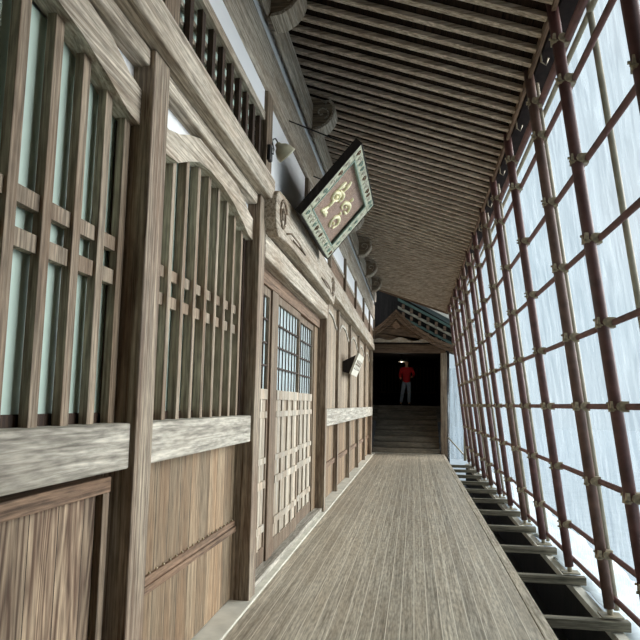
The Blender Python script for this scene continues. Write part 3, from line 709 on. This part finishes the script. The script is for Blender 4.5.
skinned('red_jacket', jk, [(0,1),(1,2),(2,3),(2,4),(4,5),(5,6),(2,7),(7,8),(8,9)], RED, pr)
jn = [(q(0,0,.96), .13, .11), (q(-.09,0,.84), .10, .10), (q(-.15,-.03,.48), .072, .075), (q(-.205,.02,.09), .062, .065), (q(.08,0,.84), .10, .10), (q(.10,-.04,.48), .072, .075), (q(.10,0,.09), .062, .065)]
skinned('trousers', jn, [(0,1),(1,2),(2,3),(0,4),(4,5),(5,6)], JEAN, pr)
hr = MB(); hr.ico(q(0,.03,1.70), .12, 2, .02, (.88, .95, .95)); hr.build('hair', HAIR, pr)
MB().ico(q(-.22,-.06,.04), .06, 2, 0, (.8,2.0,.65)).build('shoe', HAIR, pr)
MB().ico(q(.11,-.08,.04), .06, 2, 0, (.8,2.0,.65)).build('shoe', HAIR, pr)
cl = empty('added_hall_lamp', (-.45, 24.6, 3.05), 'small added lamp hanging from the ceiling of the dark stair hall', 'lamp')  # invented lamp, added to brighten the person; hung at a faint bright spot
MB().tube([(-.45,24.6,3.30),(-.45,24.6,3.14)], .008, 6).build('cord', DARKM, cl)
MB().lathe([(.02,.10),(.05,.07),(.13,.0),(.12,.0),(.04,.06)], (-.45,24.6,3.05), (0,0,1), 16).build('lamp_shade', CEM, cl)
em, ent, eb = newmat('added_lamp_glow'); eb.inputs['Emission Color'].default_value = (1,.9,.75,1); eb.inputs['Emission Strength'].default_value = 1
MB().ico((-.45,24.6,3.07), .045, 2).build('bulb', em, cl)
pl_ = bpy.data.lights.new('added_hall_light', 'POINT'); pl_.energy = 1.6; pl_.color = (1,.9,.78); pl_.shadow_soft_size = .06  # added fill light for the person, under the invented lamp
po = bpy.data.objects.new('added_hall_light', pl_); COL.objects.link(po); po.location = (-.45, 24.6, 2.96)

# ------------------------------------------------------------------ light
sc = bpy.context.scene
w = bpy.data.worlds.new('world'); sc.world = w; w.use_nodes = True
N = w.node_tree.nodes; L = w.node_tree.links; bg = N['Background']
tc = N.new('ShaderNodeTexCoord'); nz_ = N.new('ShaderNodeTexNoise'); nz_.inputs['Scale'].default_value = 2.2; nz_.inputs['Detail'].default_value = 4
L.new(tc.outputs['Generated'], nz_.inputs['Vector'])
rp = N.new('ShaderNodeValToRGB'); rp.color_ramp.elements[0].position = .35; rp.color_ramp.elements[1].position = .65
rp.color_ramp.elements[0].color = (.62,.78,.88,1); rp.color_ramp.elements[1].color = (.88,.95,1,1)
L.new(nz_.outputs['Fac'], rp.inputs['Fac']); L.new(rp.outputs[0], bg.inputs['Color']); bg.inputs['Strength'].default_value = .46
sun = bpy.data.lights.new('sun', 'SUN'); sun.energy = 8.0; sun.angle = math.radians(70); sun.color = (1, .97, .93)
so = bpy.data.objects.new('sun', sun); COL.objects.link(so)
d = Vector((-1, -.42, -.14)).normalized(); so.rotation_euler = d.to_track_quat('-Z', 'Y').to_euler()

# ------------------------------------------------------------------ camera
f = 672.0
vy = Vector((94, -85, f)).normalized(); vz = Vector((105, 5300, f)); vz = (vz - vz.dot(vy)*vy).normalized(); vx = vz.cross(vy)
if vx.x < 0: vx = -vx
cam = bpy.data.cameras.new('camera'); co = bpy.data.objects.new('camera', cam); COL.objects.link(co)
cam.sensor_width = 36; cam.lens = f/640*36; cam.clip_start = .02; cam.clip_end = 300
R_ = Vector((vx[0], vy[0], vz[0])); Up = Vector((vx[1], vy[1], vz[1])); F = Vector((vx[2], vy[2], vz[2]))
M = Matrix((( R_[0], Up[0], -F[0], 0), (R_[1], Up[1], -F[1], 0), (R_[2], Up[2], -F[2], H), (0,0,0,1)))
co.matrix_world = M
sc.camera = co
sc.view_settings.view_transform = 'Standard'; sc.view_settings.look = 'None'; sc.view_settings.gamma = 1; sc.view_settings.use_curve_mapping = False
sc.view_settings.exposure = 0.75
